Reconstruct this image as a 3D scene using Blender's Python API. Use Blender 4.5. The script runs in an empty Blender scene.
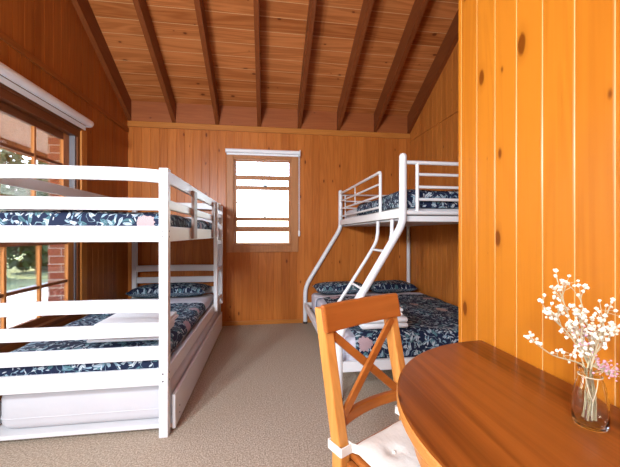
import bpy, bmesh, math, random
from math import sin, cos, pi, radians, sqrt, atan2
from mathutils import Vector, Matrix
random.seed(7)
S = bpy.context.scene
COL = S.collection

# ------------------------------------------------------------------ camera
H = 1.1
cd = bpy.data.cameras.new('camera'); cam = bpy.data.objects.new('camera', cd); COL.objects.link(cam)
cam.location = (0, 0, H); cam.rotation_euler = (radians(90), 0, radians(-7.95))
cd.sensor_width = 36; cd.lens = 315 / 620 * 36; cd.shift_y = 0.5 / 620; cd.clip_start = .02
S.camera = cam

# ------------------------------------------------------------------ world, sun, lights, exposure
S.view_settings.view_transform = 'Standard'; S.view_settings.look = 'None'
S.view_settings.gamma = 1; S.view_settings.use_curve_mapping = False
S.view_settings.exposure = 0.0
W = bpy.data.worlds.new('world'); S.world = W; W.use_nodes = True
nt = W.node_tree; bgn = nt.nodes['Background']
sky = nt.nodes.new('ShaderNodeTexSky'); sky.sky_type = 'NISHITA'; sky.sun_disc = False
sky.sun_elevation = radians(52); sky.sun_rotation = radians(-60); sky.air_density = 1.0; sky.dust_density = 2.5
nt.links.new(sky.outputs[0], bgn.inputs[0]); bgn.inputs[1].default_value = 1.8

def aim(o, target):
    d = Vector(target) - o.location
    o.rotation_euler = d.to_track_quat('-Z', 'Y').to_euler()
sl = bpy.data.lights.new('sun', 'SUN'); sl.energy = 9.0; sl.angle = radians(.6); sl.color = (1, .96, .9)
sun = bpy.data.objects.new('sun', sl); COL.objects.link(sun)
sun.location = (-6, 3, 9); aim(sun, (-6 + 5.0, 3 - 2.5, 9 - 8.0))
def area(name, loc, target, sx, sy, watts, col):
    l = bpy.data.lights.new(name, 'AREA'); l.shape = 'RECTANGLE'; l.size = sx; l.size_y = sy; l.energy = watts; l.color = col
    o = bpy.data.objects.new(name, l); COL.objects.link(o); o.location = loc; aim(o, target); return o
area('key_light', (-1.36, -.12, 1.78), (.35, 3.4, 1.0), .26, .26, 66, (.78, .89, 1))
area('rear_light', (-1.2, -1.65, 1.85), (.2, 3.4, 1.5), .40, .40, 112, (.80, .90, 1))
area('fill_light', (-.5, -1.6, 2.3), (.1, 3.2, 1.9), 1.6, 1.4, 22, (.78, .89, 1))

# ------------------------------------------------------------------ materials
def newmat(name):
    m = bpy.data.materials.new(name); m.use_nodes = True
    nt = m.node_tree; return m, nt, nt.nodes['Principled BSDF']
class N:
    """short hand for building node trees"""
    def __init__(s, nt): s.nt = nt
    def n(s, t, **k):
        x = s.nt.nodes.new(t)
        for a, b in k.items(): setattr(x, a, b)
        return x
    def l(s, a, b): s.nt.links.new(a, b)
    def m(s, op, a, b=None, c=None, clamp=False):
        x = s.n('ShaderNodeMath', operation=op); x.use_clamp = clamp
        for i, v in enumerate((a, b, c)):
            if v is None: continue
            if isinstance(v, (int, float)): x.inputs[i].default_value = v
            else: s.l(v, x.inputs[i])
        return x.outputs[0]
    def mix(s, f, a, b, mode='MIX'):
        x = s.n('ShaderNodeMix', data_type='RGBA', blend_type=mode)
        if isinstance(f, (int, float)): x.inputs[0].default_value = f
        else: s.l(f, x.inputs[0])
        for i, v in ((6, a), (7, b)):
            if isinstance(v, tuple): x.inputs[i].default_value = (*v[:3], 1)
            else: s.l(v, x.inputs[i])
        return x.outputs[2]
    def comb(s, a, b, c):
        x = s.n('ShaderNodeCombineXYZ')
        for i, v in enumerate((a, b, c)):
            if isinstance(v, (int, float)): x.inputs[i].default_value = v
            else: s.l(v, x.inputs[i])
        return x.outputs[0]
    def noise(s, v, scale, detail=3, rough=.5, dist=0, dim='3D'):
        x = s.n('ShaderNodeTexNoise', noise_dimensions=dim)
        s.l(v, x.inputs['Vector']); x.inputs['Scale'].default_value = scale; x.inputs['Detail'].default_value = detail
        x.inputs['Roughness'].default_value = rough; x.inputs['Distortion'].default_value = dist
        return x.outputs[0]
    def ramp(s, f, pts):
        x = s.n('ShaderNodeValToRGB'); r = x.color_ramp
        while len(r.elements) < len(pts): r.elements.new(.5)
        for e, (p, c) in zip(r.elements, pts):
            e.position = p; e.color = (*c[:3], 1) if isinstance(c, tuple) else (c, c, c, 1)
        s.l(f, x.inputs[0]); return x.outputs[0]

def plain(name, col, rough=.5, metal=0, spec=.5, noise=0, nscale=20, bump=0, sheen=0):
    m, nt, b = newmat(name); q = N(nt)
    b.inputs['Roughness'].default_value = rough; b.inputs['Metallic'].default_value = metal
    b.inputs['Specular IOR Level'].default_value = spec
    tc = q.n('ShaderNodeTexCoord').outputs['Object']
    f = q.noise(tc, nscale, 3)
    c = q.mix(f, tuple(v * (1 - noise) for v in col), tuple(min(1, v * (1 + noise)) for v in col))
    q.l(c, b.inputs['Base Color'])
    if sheen: b.inputs['Sheen Weight'].default_value = sheen
    if bump:
        bp = q.n('ShaderNodeBump'); bp.inputs['Strength'].default_value = bump; bp.inputs['Distance'].default_value = .004
        q.l(q.noise(tc, nscale * 4, 2), bp.inputs['Height']); q.l(bp.outputs[0], b.inputs['Normal'])
    return m

def wood(name, light, dark, cross, along, width, off=0., rough=.3, knots=1.0, var=.35, grain=.5, gscale=1.0, coat=.0, groove=None, kscale=1.0, gw=.0022, spec=.22):
    """boards run along `along`; every board of `width` gets its own tint, grain and knots"""
    m, nt, b = newmat(name); q = N(nt)
    tc = q.n('ShaderNodeTexCoord').outputs['Object']
    sp = q.n('ShaderNodeSeparateXYZ'); q.l(tc, sp.inputs[0])
    ax = {'x': sp.outputs[0], 'y': sp.outputs[1], 'z': sp.outputs[2]}
    third = [k for k in 'xyz' if k not in (cross, along)][0]
    bi = q.m('FLOOR', q.m('DIVIDE', q.m('SUBTRACT', ax[cross], off), width))
    wn = q.n('ShaderNodeTexWhiteNoise', noise_dimensions='1D'); q.l(bi, wn.inputs['W'])
    sh = q.m('MULTIPLY', wn.outputs['Value'], 17.3)
    al = q.m('ADD', ax[along], sh)
    v = q.comb(q.m('MULTIPLY', ax[cross], 9 * gscale), q.m('MULTIPLY', al, .55 * gscale), q.m('ADD', q.m('MULTIPLY', ax[third], 9 * gscale), sh))
    big = q.noise(v, 1.3, 2, .5, .6)
    rings = q.n('ShaderNodeMath', operation='SINE')
    q.l(q.m('MULTIPLY', big, 42.), rings.inputs[0])
    rg = q.m('MULTIPLY_ADD', rings.outputs[0], .5, .5)
    fine = q.noise(q.comb(q.m('MULTIPLY', ax[cross], 160), q.m('MULTIPLY', al, 3.), q.m('MULTIPLY', ax[third], 160)), 1, 2)
    g = q.m('ADD', q.m('MULTIPLY', rg, .55 * grain), q.m('MULTIPLY', fine, .7 * grain))
    g = q.m('ADD', g, q.m('MULTIPLY', q.m('SUBTRACT', wn.outputs['Value'], .5), var * 1.6), clamp=True)
    c = q.mix(g, light, dark)
    if knots:
        vo = q.n('ShaderNodeTexVoronoi', voronoi_dimensions='2D'); vo.inputs['Scale'].default_value = 1
        kv = q.comb(q.m('MULTIPLY', q.m('ADD', ax[cross], q.m('MULTIPLY', wn.outputs['Value'], 3.)), 9.5 * kscale), q.m('MULTIPLY', al, 4.4 * kscale), 0)
        dn = q.n('ShaderNodeTexNoise'); q.l(kv, dn.inputs['Vector']); dn.inputs['Scale'].default_value = 2.
        kk = q.n('ShaderNodeMix', data_type='VECTOR'); kk.inputs[0].default_value = .06; q.l(kv, kk.inputs[4]); q.l(dn.outputs['Color'], kk.inputs[5])
        q.l(kk.outputs[1], vo.inputs['Vector'])
        sc = q.n('ShaderNodeSeparateColor'); q.l(vo.outputs['Color'], sc.inputs[0])
        rad = q.m('MULTIPLY', q.m('MAXIMUM', q.m('SUBTRACT', sc.outputs[0], 1 - .34 * knots), 0), .42)
        kn = q.m('MULTIPLY', q.m('SUBTRACT', rad, vo.outputs['Distance']), 22, clamp=True)
        halo = q.m('MULTIPLY', q.m('SUBTRACT', q.m('MULTIPLY', rad, 2.0), vo.outputs['Distance']), 5, clamp=True)
        c = q.mix(q.m('MULTIPLY', halo, .35), c, tuple(a * .62 for a in dark))
        c = q.mix(q.m('MULTIPLY', kn, .8), c, (dark[0] * .34, dark[1] * .22, dark[2] * .2))
    if groove:
        fr = q.m('FRACT', q.m('DIVIDE', q.m('SUBTRACT', ax[cross], off), width))
        ed = q.m('MINIMUM', fr, q.m('SUBTRACT', 1., fr))
        gm = q.m('LESS_THAN', ed, gw / width)
        c = q.mix(gm, c, groove)
    q.l(c, b.inputs['Base Color']); b.inputs['Roughness'].default_value = rough
    b.inputs['Specular IOR Level'].default_value = spec; b.inputs['Coat Weight'].default_value = coat; b.inputs['Coat Roughness'].default_value = .15
    bp = q.n('ShaderNodeBump'); bp.inputs['Strength'].default_value = .12; bp.inputs['Distance'].default_value = .002
    q.l(fine, bp.inputs['Height']); q.l(bp.outputs[0], b.inputs['Normal'])
    return m

def bedding(name):
    """navy cotton printed with pale leaves, teal sprigs and pink blooms; UV in metres"""
    m, nt, b = newmat(name); q = N(nt)
    uv = q.n('ShaderNodeTexCoord').outputs['UV']
    col = q.mix(q.noise(uv, 9, 2), (.007, .012, .036), (.011, .019, .050))
    dn = q.n('ShaderNodeTexNoise', noise_dimensions='2D'); q.l(uv, dn.inputs['Vector']); dn.inputs['Scale'].default_value = 11
    wv = q.n('ShaderNodeMix', data_type='VECTOR'); wv.inputs[0].default_value = .05
    q.l(uv, wv.inputs[4]); q.l(dn.outputs['Color'], wv.inputs[5]); wuv = wv.outputs[1]
    st = q.noise(wuv, 14, 1, .5, 0, '2D')
    lm = q.m('LESS_THAN', q.m('ABSOLUTE', q.m('SUBTRACT', st, .5)), .011)
    col = q.mix(q.m('MULTIPLY', lm, .7), col, (.30, .42, .46))
    def cells(scale, seed):
        vo = q.n('ShaderNodeTexVoronoi', voronoi_dimensions='2D'); vo.inputs['Scale'].default_value = scale
        ad = q.n('ShaderNodeVectorMath', operation='ADD'); q.l(wuv, ad.inputs[0]); ad.inputs[1].default_value = (seed, seed * 1.7, 0)
        q.l(ad.outputs[0], vo.inputs['Vector'])
        su = q.n('ShaderNodeVectorMath', operation='SUBTRACT'); q.l(ad.outputs[0], su.inputs[0]); q.l(vo.outputs['Position'], su.inputs[1])
        ml = q.n('ShaderNodeVectorMath', operation='SCALE'); q.l(su.outputs[0], ml.inputs[0]); ml.inputs['Scale'].default_value = scale
        sc = q.n('ShaderNodeSeparateColor'); q.l(vo.outputs['Color'], sc.inputs[0])
        ro = q.n('ShaderNodeVectorRotate', rotation_type='Z_AXIS'); q.l(ml.outputs[0], ro.inputs['Vector']); q.l(q.m('MULTIPLY', sc.outputs[0], 6.283), ro.inputs['Angle'])
        xy = q.n('ShaderNodeSeparateXYZ'); q.l(ro.outputs[0], xy.inputs[0])
        return xy.outputs[0], xy.outputs[1], sc.outputs[1], sc.outputs[2]
    def leaf(scale, seed, a, bb, c1, c2, prob, vein=True):
        nonlocal col
        x, y, g, h = cells(scale, seed)
        xa = q.m('DIVIDE', x, a); k = q.m('MULTIPLY', q.m('SUBTRACT', 1., q.m('MULTIPLY', xa, xa)), bb)
        ay = q.m('ABSOLUTE', y); mk = q.m('GREATER_THAN', k, ay)
        if vein: mk = q.m('MULTIPLY', mk, q.m('GREATER_THAN', ay, .018))
        mk = q.m('MULTIPLY', mk, q.m('LESS_THAN', g, prob))
        col = q.mix(mk, col, q.mix(h, c1, c2))
    leaf(16, 3.1, .52, .20, (.05, .12, .14), (.10, .21, .23), .45)
    leaf(23, 9.7, .55, .19, (.30, .38, .44), (.54, .60, .62), .42)
    leaf(31, 1.3, .5, .15, (.08, .17, .24), (.30, .40, .46), .42, False)
    leaf(40, 5.9, .46, .13, (.40, .45, .50), (.58, .60, .60), .3, False)
    x, y, g, h = cells(5.0, 12.4)
    r = q.m('SQRT', q.m('ADD', q.m('MULTIPLY', x, x), q.m('MULTIPLY', y, y)))
    an = q.m('ARCTAN2', y, x)
    pet = q.m('MULTIPLY', q.m('MULTIPLY_ADD', q.m('COSINE', q.m('MULTIPLY', an, 11.)), .07, .93), .24)
    mk = q.m('MULTIPLY', q.m('LESS_THAN', r, pet), q.m('LESS_THAN', g, .16))
    strp = q.m('MULTIPLY_ADD', q.m('SINE', q.m('MULTIPLY', an, 26.)), .5, .5)
    fc = q.mix(strp, (.46, .30, .26), (.54, .43, .36))
    col = q.mix(mk, col, q.mix(q.m('MULTIPLY', h, .5), fc, (.36, .22, .34)))
    q.l(col, b.inputs['Base Color']); b.inputs['Roughness'].default_value = .75; b.inputs['Specular IOR Level'].default_value = .25
    bp = q.n('ShaderNodeBump'); bp.inputs['Strength'].default_value = .35; bp.inputs['Distance'].default_value = .012
    q.l(q.noise(uv, 9, 3), bp.inputs['Height']); q.l(bp.outputs[0], b.inputs['Normal'])
    return m

def glasspane(name, tint=(1, 1, 1)):
    m, nt, b = newmat(name); q = N(nt); nt.nodes.remove(b)
    out = nt.nodes['Material Output']
    tr = q.n('ShaderNodeBsdfTransparent'); tr.inputs[0].default_value = (*tint, 1)
    gl = q.n('ShaderNodeBsdfGlossy'); gl.inputs['Roughness'].default_value = .02
    fr = q.n('ShaderNodeFresnel'); fr.inputs[0].default_value = 1.45
    mx = q.n('ShaderNodeMixShader'); q.l(q.m('MULTIPLY', fr.outputs[0], .7), mx.inputs[0]); q.l(tr.outputs[0], mx.inputs[1]); q.l(gl.outputs[0], mx.inputs[2])
    q.l(mx.outputs[0], out.inputs[0]); return m

BW = .095
PINE_L, PINE_D = (.62, .245, .040), (.40, .118, .014)
M = {}
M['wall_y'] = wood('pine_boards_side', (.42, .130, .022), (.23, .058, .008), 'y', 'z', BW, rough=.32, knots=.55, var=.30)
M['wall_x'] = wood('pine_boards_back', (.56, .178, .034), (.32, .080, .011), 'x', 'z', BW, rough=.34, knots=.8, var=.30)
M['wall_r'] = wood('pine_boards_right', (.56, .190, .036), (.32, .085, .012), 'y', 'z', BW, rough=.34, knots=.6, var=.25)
M['partition'] = wood('pine_boards_partition', (.52, .172, .014), (.36, .098, .007), 'y', 'z', .0845, off=.97, rough=.30, knots=1.3, var=.42, grain=.45, groove=(.74, .46, .20), gw=.0012)  # pale groove colour paints in the highlight on the V-joint bevels
M['ceiling'] = wood('ceiling_boards', (.58, .200, .058), (.33, .094, .021), 'y', 'x', .118, off=.02, rough=.45, knots=.9, var=.36, grain=.9, gscale=.8, groove=(.62, .34, .15))
M['rafter'] = wood('rafter_timber', (.22, .060, .016), (.13, .030, .008), 'x', 'y', .5, rough=.4, knots=.3, var=.2)
M['block'] = wood('rafter_blocking', (.36, .105, .030), (.22, .055, .015), 'z', 'x', .5, rough=.45, knots=.6, var=.2)
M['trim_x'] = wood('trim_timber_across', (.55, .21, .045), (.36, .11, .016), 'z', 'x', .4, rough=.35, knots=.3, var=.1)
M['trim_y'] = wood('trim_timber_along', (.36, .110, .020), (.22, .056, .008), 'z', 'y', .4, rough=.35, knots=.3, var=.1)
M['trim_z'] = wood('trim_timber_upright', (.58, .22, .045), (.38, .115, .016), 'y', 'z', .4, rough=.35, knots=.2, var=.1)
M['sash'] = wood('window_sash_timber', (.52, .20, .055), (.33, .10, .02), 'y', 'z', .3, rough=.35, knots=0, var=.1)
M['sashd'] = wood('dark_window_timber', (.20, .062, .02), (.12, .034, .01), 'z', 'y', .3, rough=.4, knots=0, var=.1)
M['sashx'] = wood('back_window_timber', (.50, .22, .085), (.33, .125, .04), 'x', 'z', .3, rough=.4, knots=0, var=.1)
M['alu'] = plain('grey_window_track', (.22, .21, .22), .4, .5)
M['taupe'] = plain('taupe_stained_timber', (.36, .27, .225), .5, noise=.05)
M['white'] = plain('white_bed_paint', (.74, .73, .73), .38, noise=.02)
M['metal'] = plain('white_powder_coat', (.80, .80, .80), .32, noise=.02)
M['blind'] = plain('white_roller_blind', (.90, .91, .93), .4)
M['screw'] = plain('dark_bolt', (.08, .07, .07), .4, .7)
M['sheet'] = plain('white_cotton_sheet', (.60, .585, .60), .85, noise=.04, nscale=6, bump=.25)
M['grey_sheet'] = plain('grey_cotton_sheet', (.60, .58, .64), .85, noise=.05, nscale=6, bump=.3)
M['towel'] = plain('white_towelling', (.80, .79, .79), .95, noise=.04, nscale=40, bump=.5)
M['cushion'] = plain('cream_canvas', (.78, .73, .66), .9, noise=.04, nscale=30, bump=.2)
M['print'] = bedding('navy_botanical_print')
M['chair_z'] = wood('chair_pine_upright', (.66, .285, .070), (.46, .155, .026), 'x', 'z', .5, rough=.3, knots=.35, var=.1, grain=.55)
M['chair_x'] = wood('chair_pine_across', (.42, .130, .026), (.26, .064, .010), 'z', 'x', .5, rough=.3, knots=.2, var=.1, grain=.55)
M['table'] = wood('table_pine_top', (.29, .080, .013), (.115, .026, .004), 'x', 'y', .088, rough=.28, knots=.9, var=.40, grain=.95, gscale=.7, coat=.1)
M['table_edge'] = wood('table_pine_edge', (.60, .24, .055), (.42, .13, .02), 'z', 'y', .3, rough=.3, knots=0, var=.1)
M['pane'] = glasspane('clear_window_glass')

m, nt, b = newmat('beige_loop_carpet'); q = N(nt); tc = q.n('ShaderNodeTexCoord').outputs['Object']
vo = q.n('ShaderNodeTexVoronoi'); q.l(tc, vo.inputs['Vector']); vo.inputs['Scale'].default_value = 210
c = q.mix(q.ramp(q.noise(tc, 120, 2, .7), [(.36, 0.), (.64, 1.)]), (.26, .198, .143), (.62, .505, .39))
c = q.mix(q.m('MULTIPLY', q.noise(tc, 1.6, 2), .35), c, (.43, .34, .25))
q.l(c, b.inputs['Base Color']); b.inputs['Roughness'].default_value = 1; b.inputs['Specular IOR Level'].default_value = .1
bp = q.n('ShaderNodeBump'); bp.inputs['Strength'].default_value = .45; bp.inputs['Distance'].default_value = .005
q.l(vo.outputs['Distance'], bp.inputs['Height']); q.l(bp.outputs[0], b.inputs['Normal']); M['carpet'] = m

m, nt, b = newmat('red_brick'); q = N(nt); tc = q.n('ShaderNodeTexCoord').outputs['Object']
sp = q.n('ShaderNodeSeparateXYZ'); q.l(tc, sp.inputs[0])
br = q.n('ShaderNodeTexBrick'); q.l(q.comb(q.m('ADD', sp.outputs[0], sp.outputs[1]), sp.outputs[2], 0), br.inputs['Vector'])
br.inputs['Scale'].default_value = 1; br.inputs['Brick Width'].default_value = .24; br.inputs['Row Height'].default_value = .086; br.inputs['Mortar Size'].default_value = .006
br.inputs['Color1'].default_value = (.40, .13, .07, 1); br.inputs['Color2'].default_value = (.30, .085, .05, 1); br.inputs['Mortar'].default_value = (.55, .47, .40, 1)
q.l(br.outputs[0], b.inputs['Base Color']); b.inputs['Roughness'].default_value = .9; M['brick'] = m
M['soffit'] = wood('veranda_ceiling_boards', (.40, .27, .215), (.33, .22, .175), 'y', 'x', .11, gw=.006, rough=.6, knots=0, var=.15, groove=(.30, .2, .16))
M['concrete'] = plain('pale_concrete', (.62, .61, .58), .9, noise=.08, nscale=3)
M['grass'] = plain('dry_lawn', (.30, .33, .14), 1, noise=.3, nscale=4)
M['leaf'] = plain('tree_leaves', (.085, .135, .045), .6, noise=.5, nscale=3)
M['bark'] = plain('tree_bark', (.20, .15, .11), .9, noise=.3, nscale=12)
M['bark_in'] = M['bark']
M['stem'] = plain('dry_stem', (.50, .42, .26), .8)
M['stem_d'] = plain('cut_stem_green', (.22, .20, .10), .7)
M['floret'] = plain('cream_floret', (.86, .80, .66), .8, noise=.06, nscale=90)
M['floret_b'] = plain('brown_seed_head', (.22, .10, .06), .8)
M['pink'] = plain('dusty_pink_floret', (.62, .33, .42), .8, noise=.15, nscale=90)
M['twine'] = plain('thin_wire_twine', (.62, .50, .34), .6)
m, nt, b = newmat('vase_glass'); b.inputs['Transmission Weight'].default_value = 1; b.inputs['Roughness'].default_value = .02; b.inputs['IOR'].default_value = 1.45; b.inputs['Base Color'].default_value = (.97, 1, .99, 1); M['glass'] = m

# ------------------------------------------------------------------ mesh helpers
class MB:
    def __init__(s): s.v = []; s.f = []; s.uv = None; s.smooth = False; s.bev = 0
    def add(s, vs, fs):
        o = len(s.v); s.v += [tuple(p) for p in vs]; s.f += [tuple(i + o for i in f) for f in fs]; return s
    def box(s, x0, x1, y0, y1, z0, z1):
        return s.add([(x, y, z) for z in (z0, z1) for y in (y0, y1) for x in (x0, x1)],
                     [(0, 2, 3, 1), (4, 5, 7, 6), (0, 1, 5, 4), (2, 6, 7, 3), (0, 4, 6, 2), (1, 3, 7, 5)])
    def bar(s, a, b, w, t, up=(0, 0, 1)):
        """rectangular bar from a to b: w across (perp. to up), t along up"""
        a, b = Vector(a), Vector(b); d = (b - a).normalized(); u = Vector(up)
        n = d.cross(u).normalized(); u = n.cross(d).normalized()
        vs = [p + n * (i * w / 2) + u * (j * t / 2) for p in (a, b) for j in (-1, 1) for i in (-1, 1)]
        return s.add(vs, [(0, 1, 3, 2), (4, 6, 7, 5), (0, 4, 5, 1), (2, 3, 7, 6), (0, 2, 6, 4), (1, 5, 7, 3)])
    def sweep(s, pts, prof_fn):
        """closed section swept through pts: prof_fn(i) gives a list of offset vectors"""
        rows = [[Vector(p) + o for o in prof_fn(i)] for i, p in enumerate(pts)]
        n = len(rows[0]); vs = [v for r in rows for v in r]; fs = []
        for i in range(len(rows) - 1):
            for j in range(n):
                k = (j + 1) % n; fs.append((i * n + j, i * n + k, (i + 1) * n + k, (i + 1) * n + j))
        fs.append(tuple(range(n - 1, -1, -1))); fs.append(tuple((len(rows) - 1) * n + j for j in range(n)))
        return s.add(vs, fs)
    def tube(s, pts, r, n=12):
        pts = [Vector(p) for p in pts]; s.smooth = True
        rs = r if isinstance(r, (list, tuple)) else [r] * len(pts)
        t0 = (pts[1] - pts[0]).normalized(); u = t0.orthogonal().normalized(); fr = []
        for i, p in enumerate(pts):
            t = (pts[min(i + 1, len(pts) - 1)] - pts[max(i - 1, 0)]).normalized()
            u = (u - t * u.dot(t)).normalized(); w = t.cross(u)
            fr.append([(u * cos(2 * pi * k / n) + w * sin(2 * pi * k / n)) * rs[i] for k in range(n)])
        return s.sweep(pts, lambda i: fr[i])
    def lathe(s, prof, cx, cy, n=40):
        s.smooth = True; vs = []; fs = []
        for r, z in prof:
            vs += [(cx + r * cos(2 * pi * k / n), cy + r * sin(2 * pi * k / n), z) for k in range(n)]
        for i in range(len(prof) - 1):
            for k in range(n):
                l = (k + 1) % n; fs.append((i * n + k, i * n + l, (i + 1) * n + l, (i + 1) * n + k))
        return s.add(vs, fs)
    def ball(s, c, r, n=6, m=4):
        s.smooth = True; vs = [(c[0], c[1], c[2] + r)]; fs = []
        for i in range(1, m):
            a = pi * i / m
            vs += [(c[0] + r * sin(a) * cos(2 * pi * k / n), c[1] + r * sin(a) * sin(2 * pi * k / n), c[2] + r * cos(a)) for k in range(n)]
        vs.append((c[0], c[1], c[2] - r)); L = len(vs) - 1
        for k in range(n):
            l = (k + 1) % n; fs.append((0, 1 + k, 1 + l)); fs.append((L, 1 + (m - 2) * n + l, 1 + (m - 2) * n + k))
            for i in range(m - 2): fs.append((1 + i * n + k, 1 + (i + 1) * n + k, 1 + (i + 1) * n + l, 1 + i * n + l))
        return s.add(vs, fs)
    def prism(s, poly, z0, z1):
        n = len(poly)
        vs = [(x, y, z0) for x, y in poly] + [(x, y, z1) for x, y in poly]
        return s.add(vs, [tuple(range(n - 1, -1, -1)), tuple(range(n, 2 * n))] + [(i, (i + 1) % n, n + (i + 1) % n, n + i) for i in range(n)])
    def bevel(s, w): s.bev = w; return s

def smooth_path(ctrl, k=6):
    P = [Vector(p) for p in ctrl]; P = [P[0] * 2 - P[1]] + P + [P[-1] * 2 - P[-2]]; out = []
    for i in range(1, len(P) - 2):
        for j in range(k):
            t = j / k; a, b, c, d = P[i - 1:i + 3]
            out.append(.5 * ((2 * b) + (c - a) * t + (2 * a - 5 * b + 4 * c - d) * t * t + (3 * b - a - 3 * c + d) * t ** 3))
    out.append(P[-2]); return out

ORG = {}
def obj(name, mb, mat, parent=None, origin=None, label=None):
    if parent is not None: og = ORG[parent.name]
    elif origin is not None: og = Vector(origin)
    else:
        xs = [v[0] for v in mb.v]; ys = [v[1] for v in mb.v]; zs = [v[2] for v in mb.v]
        og = Vector(((min(xs) + max(xs)) / 2, (min(ys) + max(ys)) / 2, min(zs)))
    me = bpy.data.meshes.new(name)
    me.from_pydata([Vector(v) - og for v in mb.v], [], mb.f)
    if not hasattr(mb, 'th'):
        bm = bmesh.new(); bm.from_mesh(me); bmesh.ops.recalc_face_normals(bm, faces=bm.faces); bm.to_mesh(me); bm.free()
    if mb.uv:
        ul = me.uv_layers.new(name='UVMap')
        for lp in me.loops: ul.data[lp.index].uv = mb.uv[lp.vertex_index]
    if mb.smooth:
        me.polygons.foreach_set('use_smooth', [True] * len(me.polygons))
        me.set_sharp_from_angle(angle=radians(50))
    me.materials.append(mat if not isinstance(mat, str) else M[mat])
    o = bpy.data.objects.new(name, me); COL.objects.link(o)
    if parent is not None: o.parent = parent
    else: o.location = og
    ORG[o.name] = og
    if mb.bev:
        bv = o.modifiers.new('bevel', 'BEVEL'); bv.width = mb.bev; bv.segments = 2; bv.limit_method = 'ANGLE'; bv.harden_normals = False
    if label: o['label'] = label
    return o
def tag(o, label, cat, group=None, kind=None):
    o['label'] = label; o['category'] = cat
    if group: o['group'] = group
    if kind: o['kind'] = kind
    return o
def thing(name, loc, label, cat, group=None):
    o = bpy.data.objects.new(name, None); o.empty_display_size = .1; COL.objects.link(o); o.location = loc
    ORG[o.name] = Vector(loc); return tag(o, label, cat, group)
def struct(name, mb, mat, label=None, parent=None):
    o = obj(name, mb, mat, parent, origin=(0, 0, 0)); o['kind'] = 'structure'
    if label: o['label'] = label
    return o
def B(*a): return MB().box(*a)

# ------------------------------------------------------------------ room shell
XL, XR, YB, YF, XP, YP = -1.574, 1.857, 3.883, -1.9, .700, 1.070
RY, PITCH, ZC = 1.0, .56, 2.62
def zc(y): return ZC + PITCH * ((YB - y) if y >= RY else (YB - RY) - (RY - y) * 1.0 * (YB - RY) / (RY - YF))
def panel(mb, axis, a0, a1, z0, z1, base, sgn, bw, off=0, t=.09, gv=.0032, gd=.0030):
    """V-jointed boards; axis: the coordinate they are laid along; base: face plane; sgn: way the face looks"""
    f0 = z0 if callable(z0) else (lambda a: z0)
    f1 = z1 if callable(z1) else (lambda a: z1)
    pr = [(a0, 0)]; k = math.ceil((a0 - off) / bw + 1e-6)
    while off + k * bw < a1 - .004:
        g = off + k * bw
        if g > a0 + .004: pr += [(g - gv, 0), (g, -gd), (g + gv, 0)]
        k += 1
    if axis == 'y' and a0 < RY < a1: pr.append((RY, 0)); pr.sort()
    pr.append((a1, 0)); n = len(pr)
    def P(a, d, z): return (a, base + sgn * d, z) if axis == 'x' else (base + sgn * d, a, z)
    vs = []
    for a, d in pr: vs += [P(a, d, f0(a)), P(a, d, f1(a)), P(a, -t, f1(a)), P(a, -t, f0(a))]
    fs = []
    for i in range(n - 1):
        p, r = 4 * i, 4 * i + 4
        fs += [(p, r, r + 1, p + 1), (p + 1, r + 1, r + 2, p + 2), (p + 2, r + 2, r + 3, p + 3), (p + 3, r + 3, r, p)]
    fs += [(0, 1, 2, 3), (4 * n - 4, 4 * n - 1, 4 * n - 2, 4 * n - 3)]
    mb.add(vs, fs)
top = lambda y: zc(y) + .02
# left wall with the big window opening
WY0, WY1, WZ0, WZ1 = .95, 2.93, .43, 1.98
w = MB(); TR = 2.29
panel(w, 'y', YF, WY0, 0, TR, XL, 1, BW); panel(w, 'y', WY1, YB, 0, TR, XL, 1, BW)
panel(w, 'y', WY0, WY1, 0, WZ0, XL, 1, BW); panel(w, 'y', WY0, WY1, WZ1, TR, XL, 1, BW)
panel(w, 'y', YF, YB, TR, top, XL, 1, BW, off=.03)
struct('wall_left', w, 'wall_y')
# back wall with its window opening
BX0, BX1, BZ0, BZ1 = -.40, .325, .95, 2.025
w = MB()
panel(w, 'x', XL - .09, BX0, 0, 2.40, YB, -1, BW); panel(w, 'x', BX1, XR + .09, 0, 2.40, YB, -1, BW)
panel(w, 'x', BX0, BX1, 0, BZ0, YB, -1, BW); panel(w, 'x', BX0, BX1, BZ1, 2.40, YB, -1, BW)
w.box(XL - .09, XR + .09, YB, YB + .09, 2.40, 2.75)
struct('wall_back', w, 'wall_x')
w = MB(); panel(w, 'y', YP - .1, YB, 0, 2.297, XR, -1, BW); panel(w, 'y', YP - .1, YB, 2.303, top, XR, -1, BW); w.box(XR + .01, XR + .09, YP, YB, 2.2, 2.4)
struct('wall_right', w, 'wall_r')
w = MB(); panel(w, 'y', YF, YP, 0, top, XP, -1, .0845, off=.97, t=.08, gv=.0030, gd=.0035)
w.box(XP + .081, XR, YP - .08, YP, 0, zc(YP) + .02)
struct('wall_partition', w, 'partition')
w = MB(); panel(w, 'x', XL - .09, XP + .08, 0, 2.75, YF, 1, BW); struct('wall_front', w, 'wall_x')
struct('floor', B(XL - .1, XR + .1, YF - .1, YB + .1, -.12, 0), 'carpet')
w = MB()
for y0, y1 in ((RY, YB + .1), (YF - .1, RY)):
    a, b_ = zc(y0), zc(y1)
    w.add([(x, y, z + dz) for dz in (0, .05) for (y, z) in ((y0, a), (y1, b_)) for x in (XL - .1, XR + .1)],
          [(0, 2, 3, 1), (4, 5, 7, 6), (0, 1, 5, 4), (2, 6, 7, 3), (0, 4, 6, 2), (1, 3, 7, 5)])
struct('ceiling', w, 'ceiling')
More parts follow.
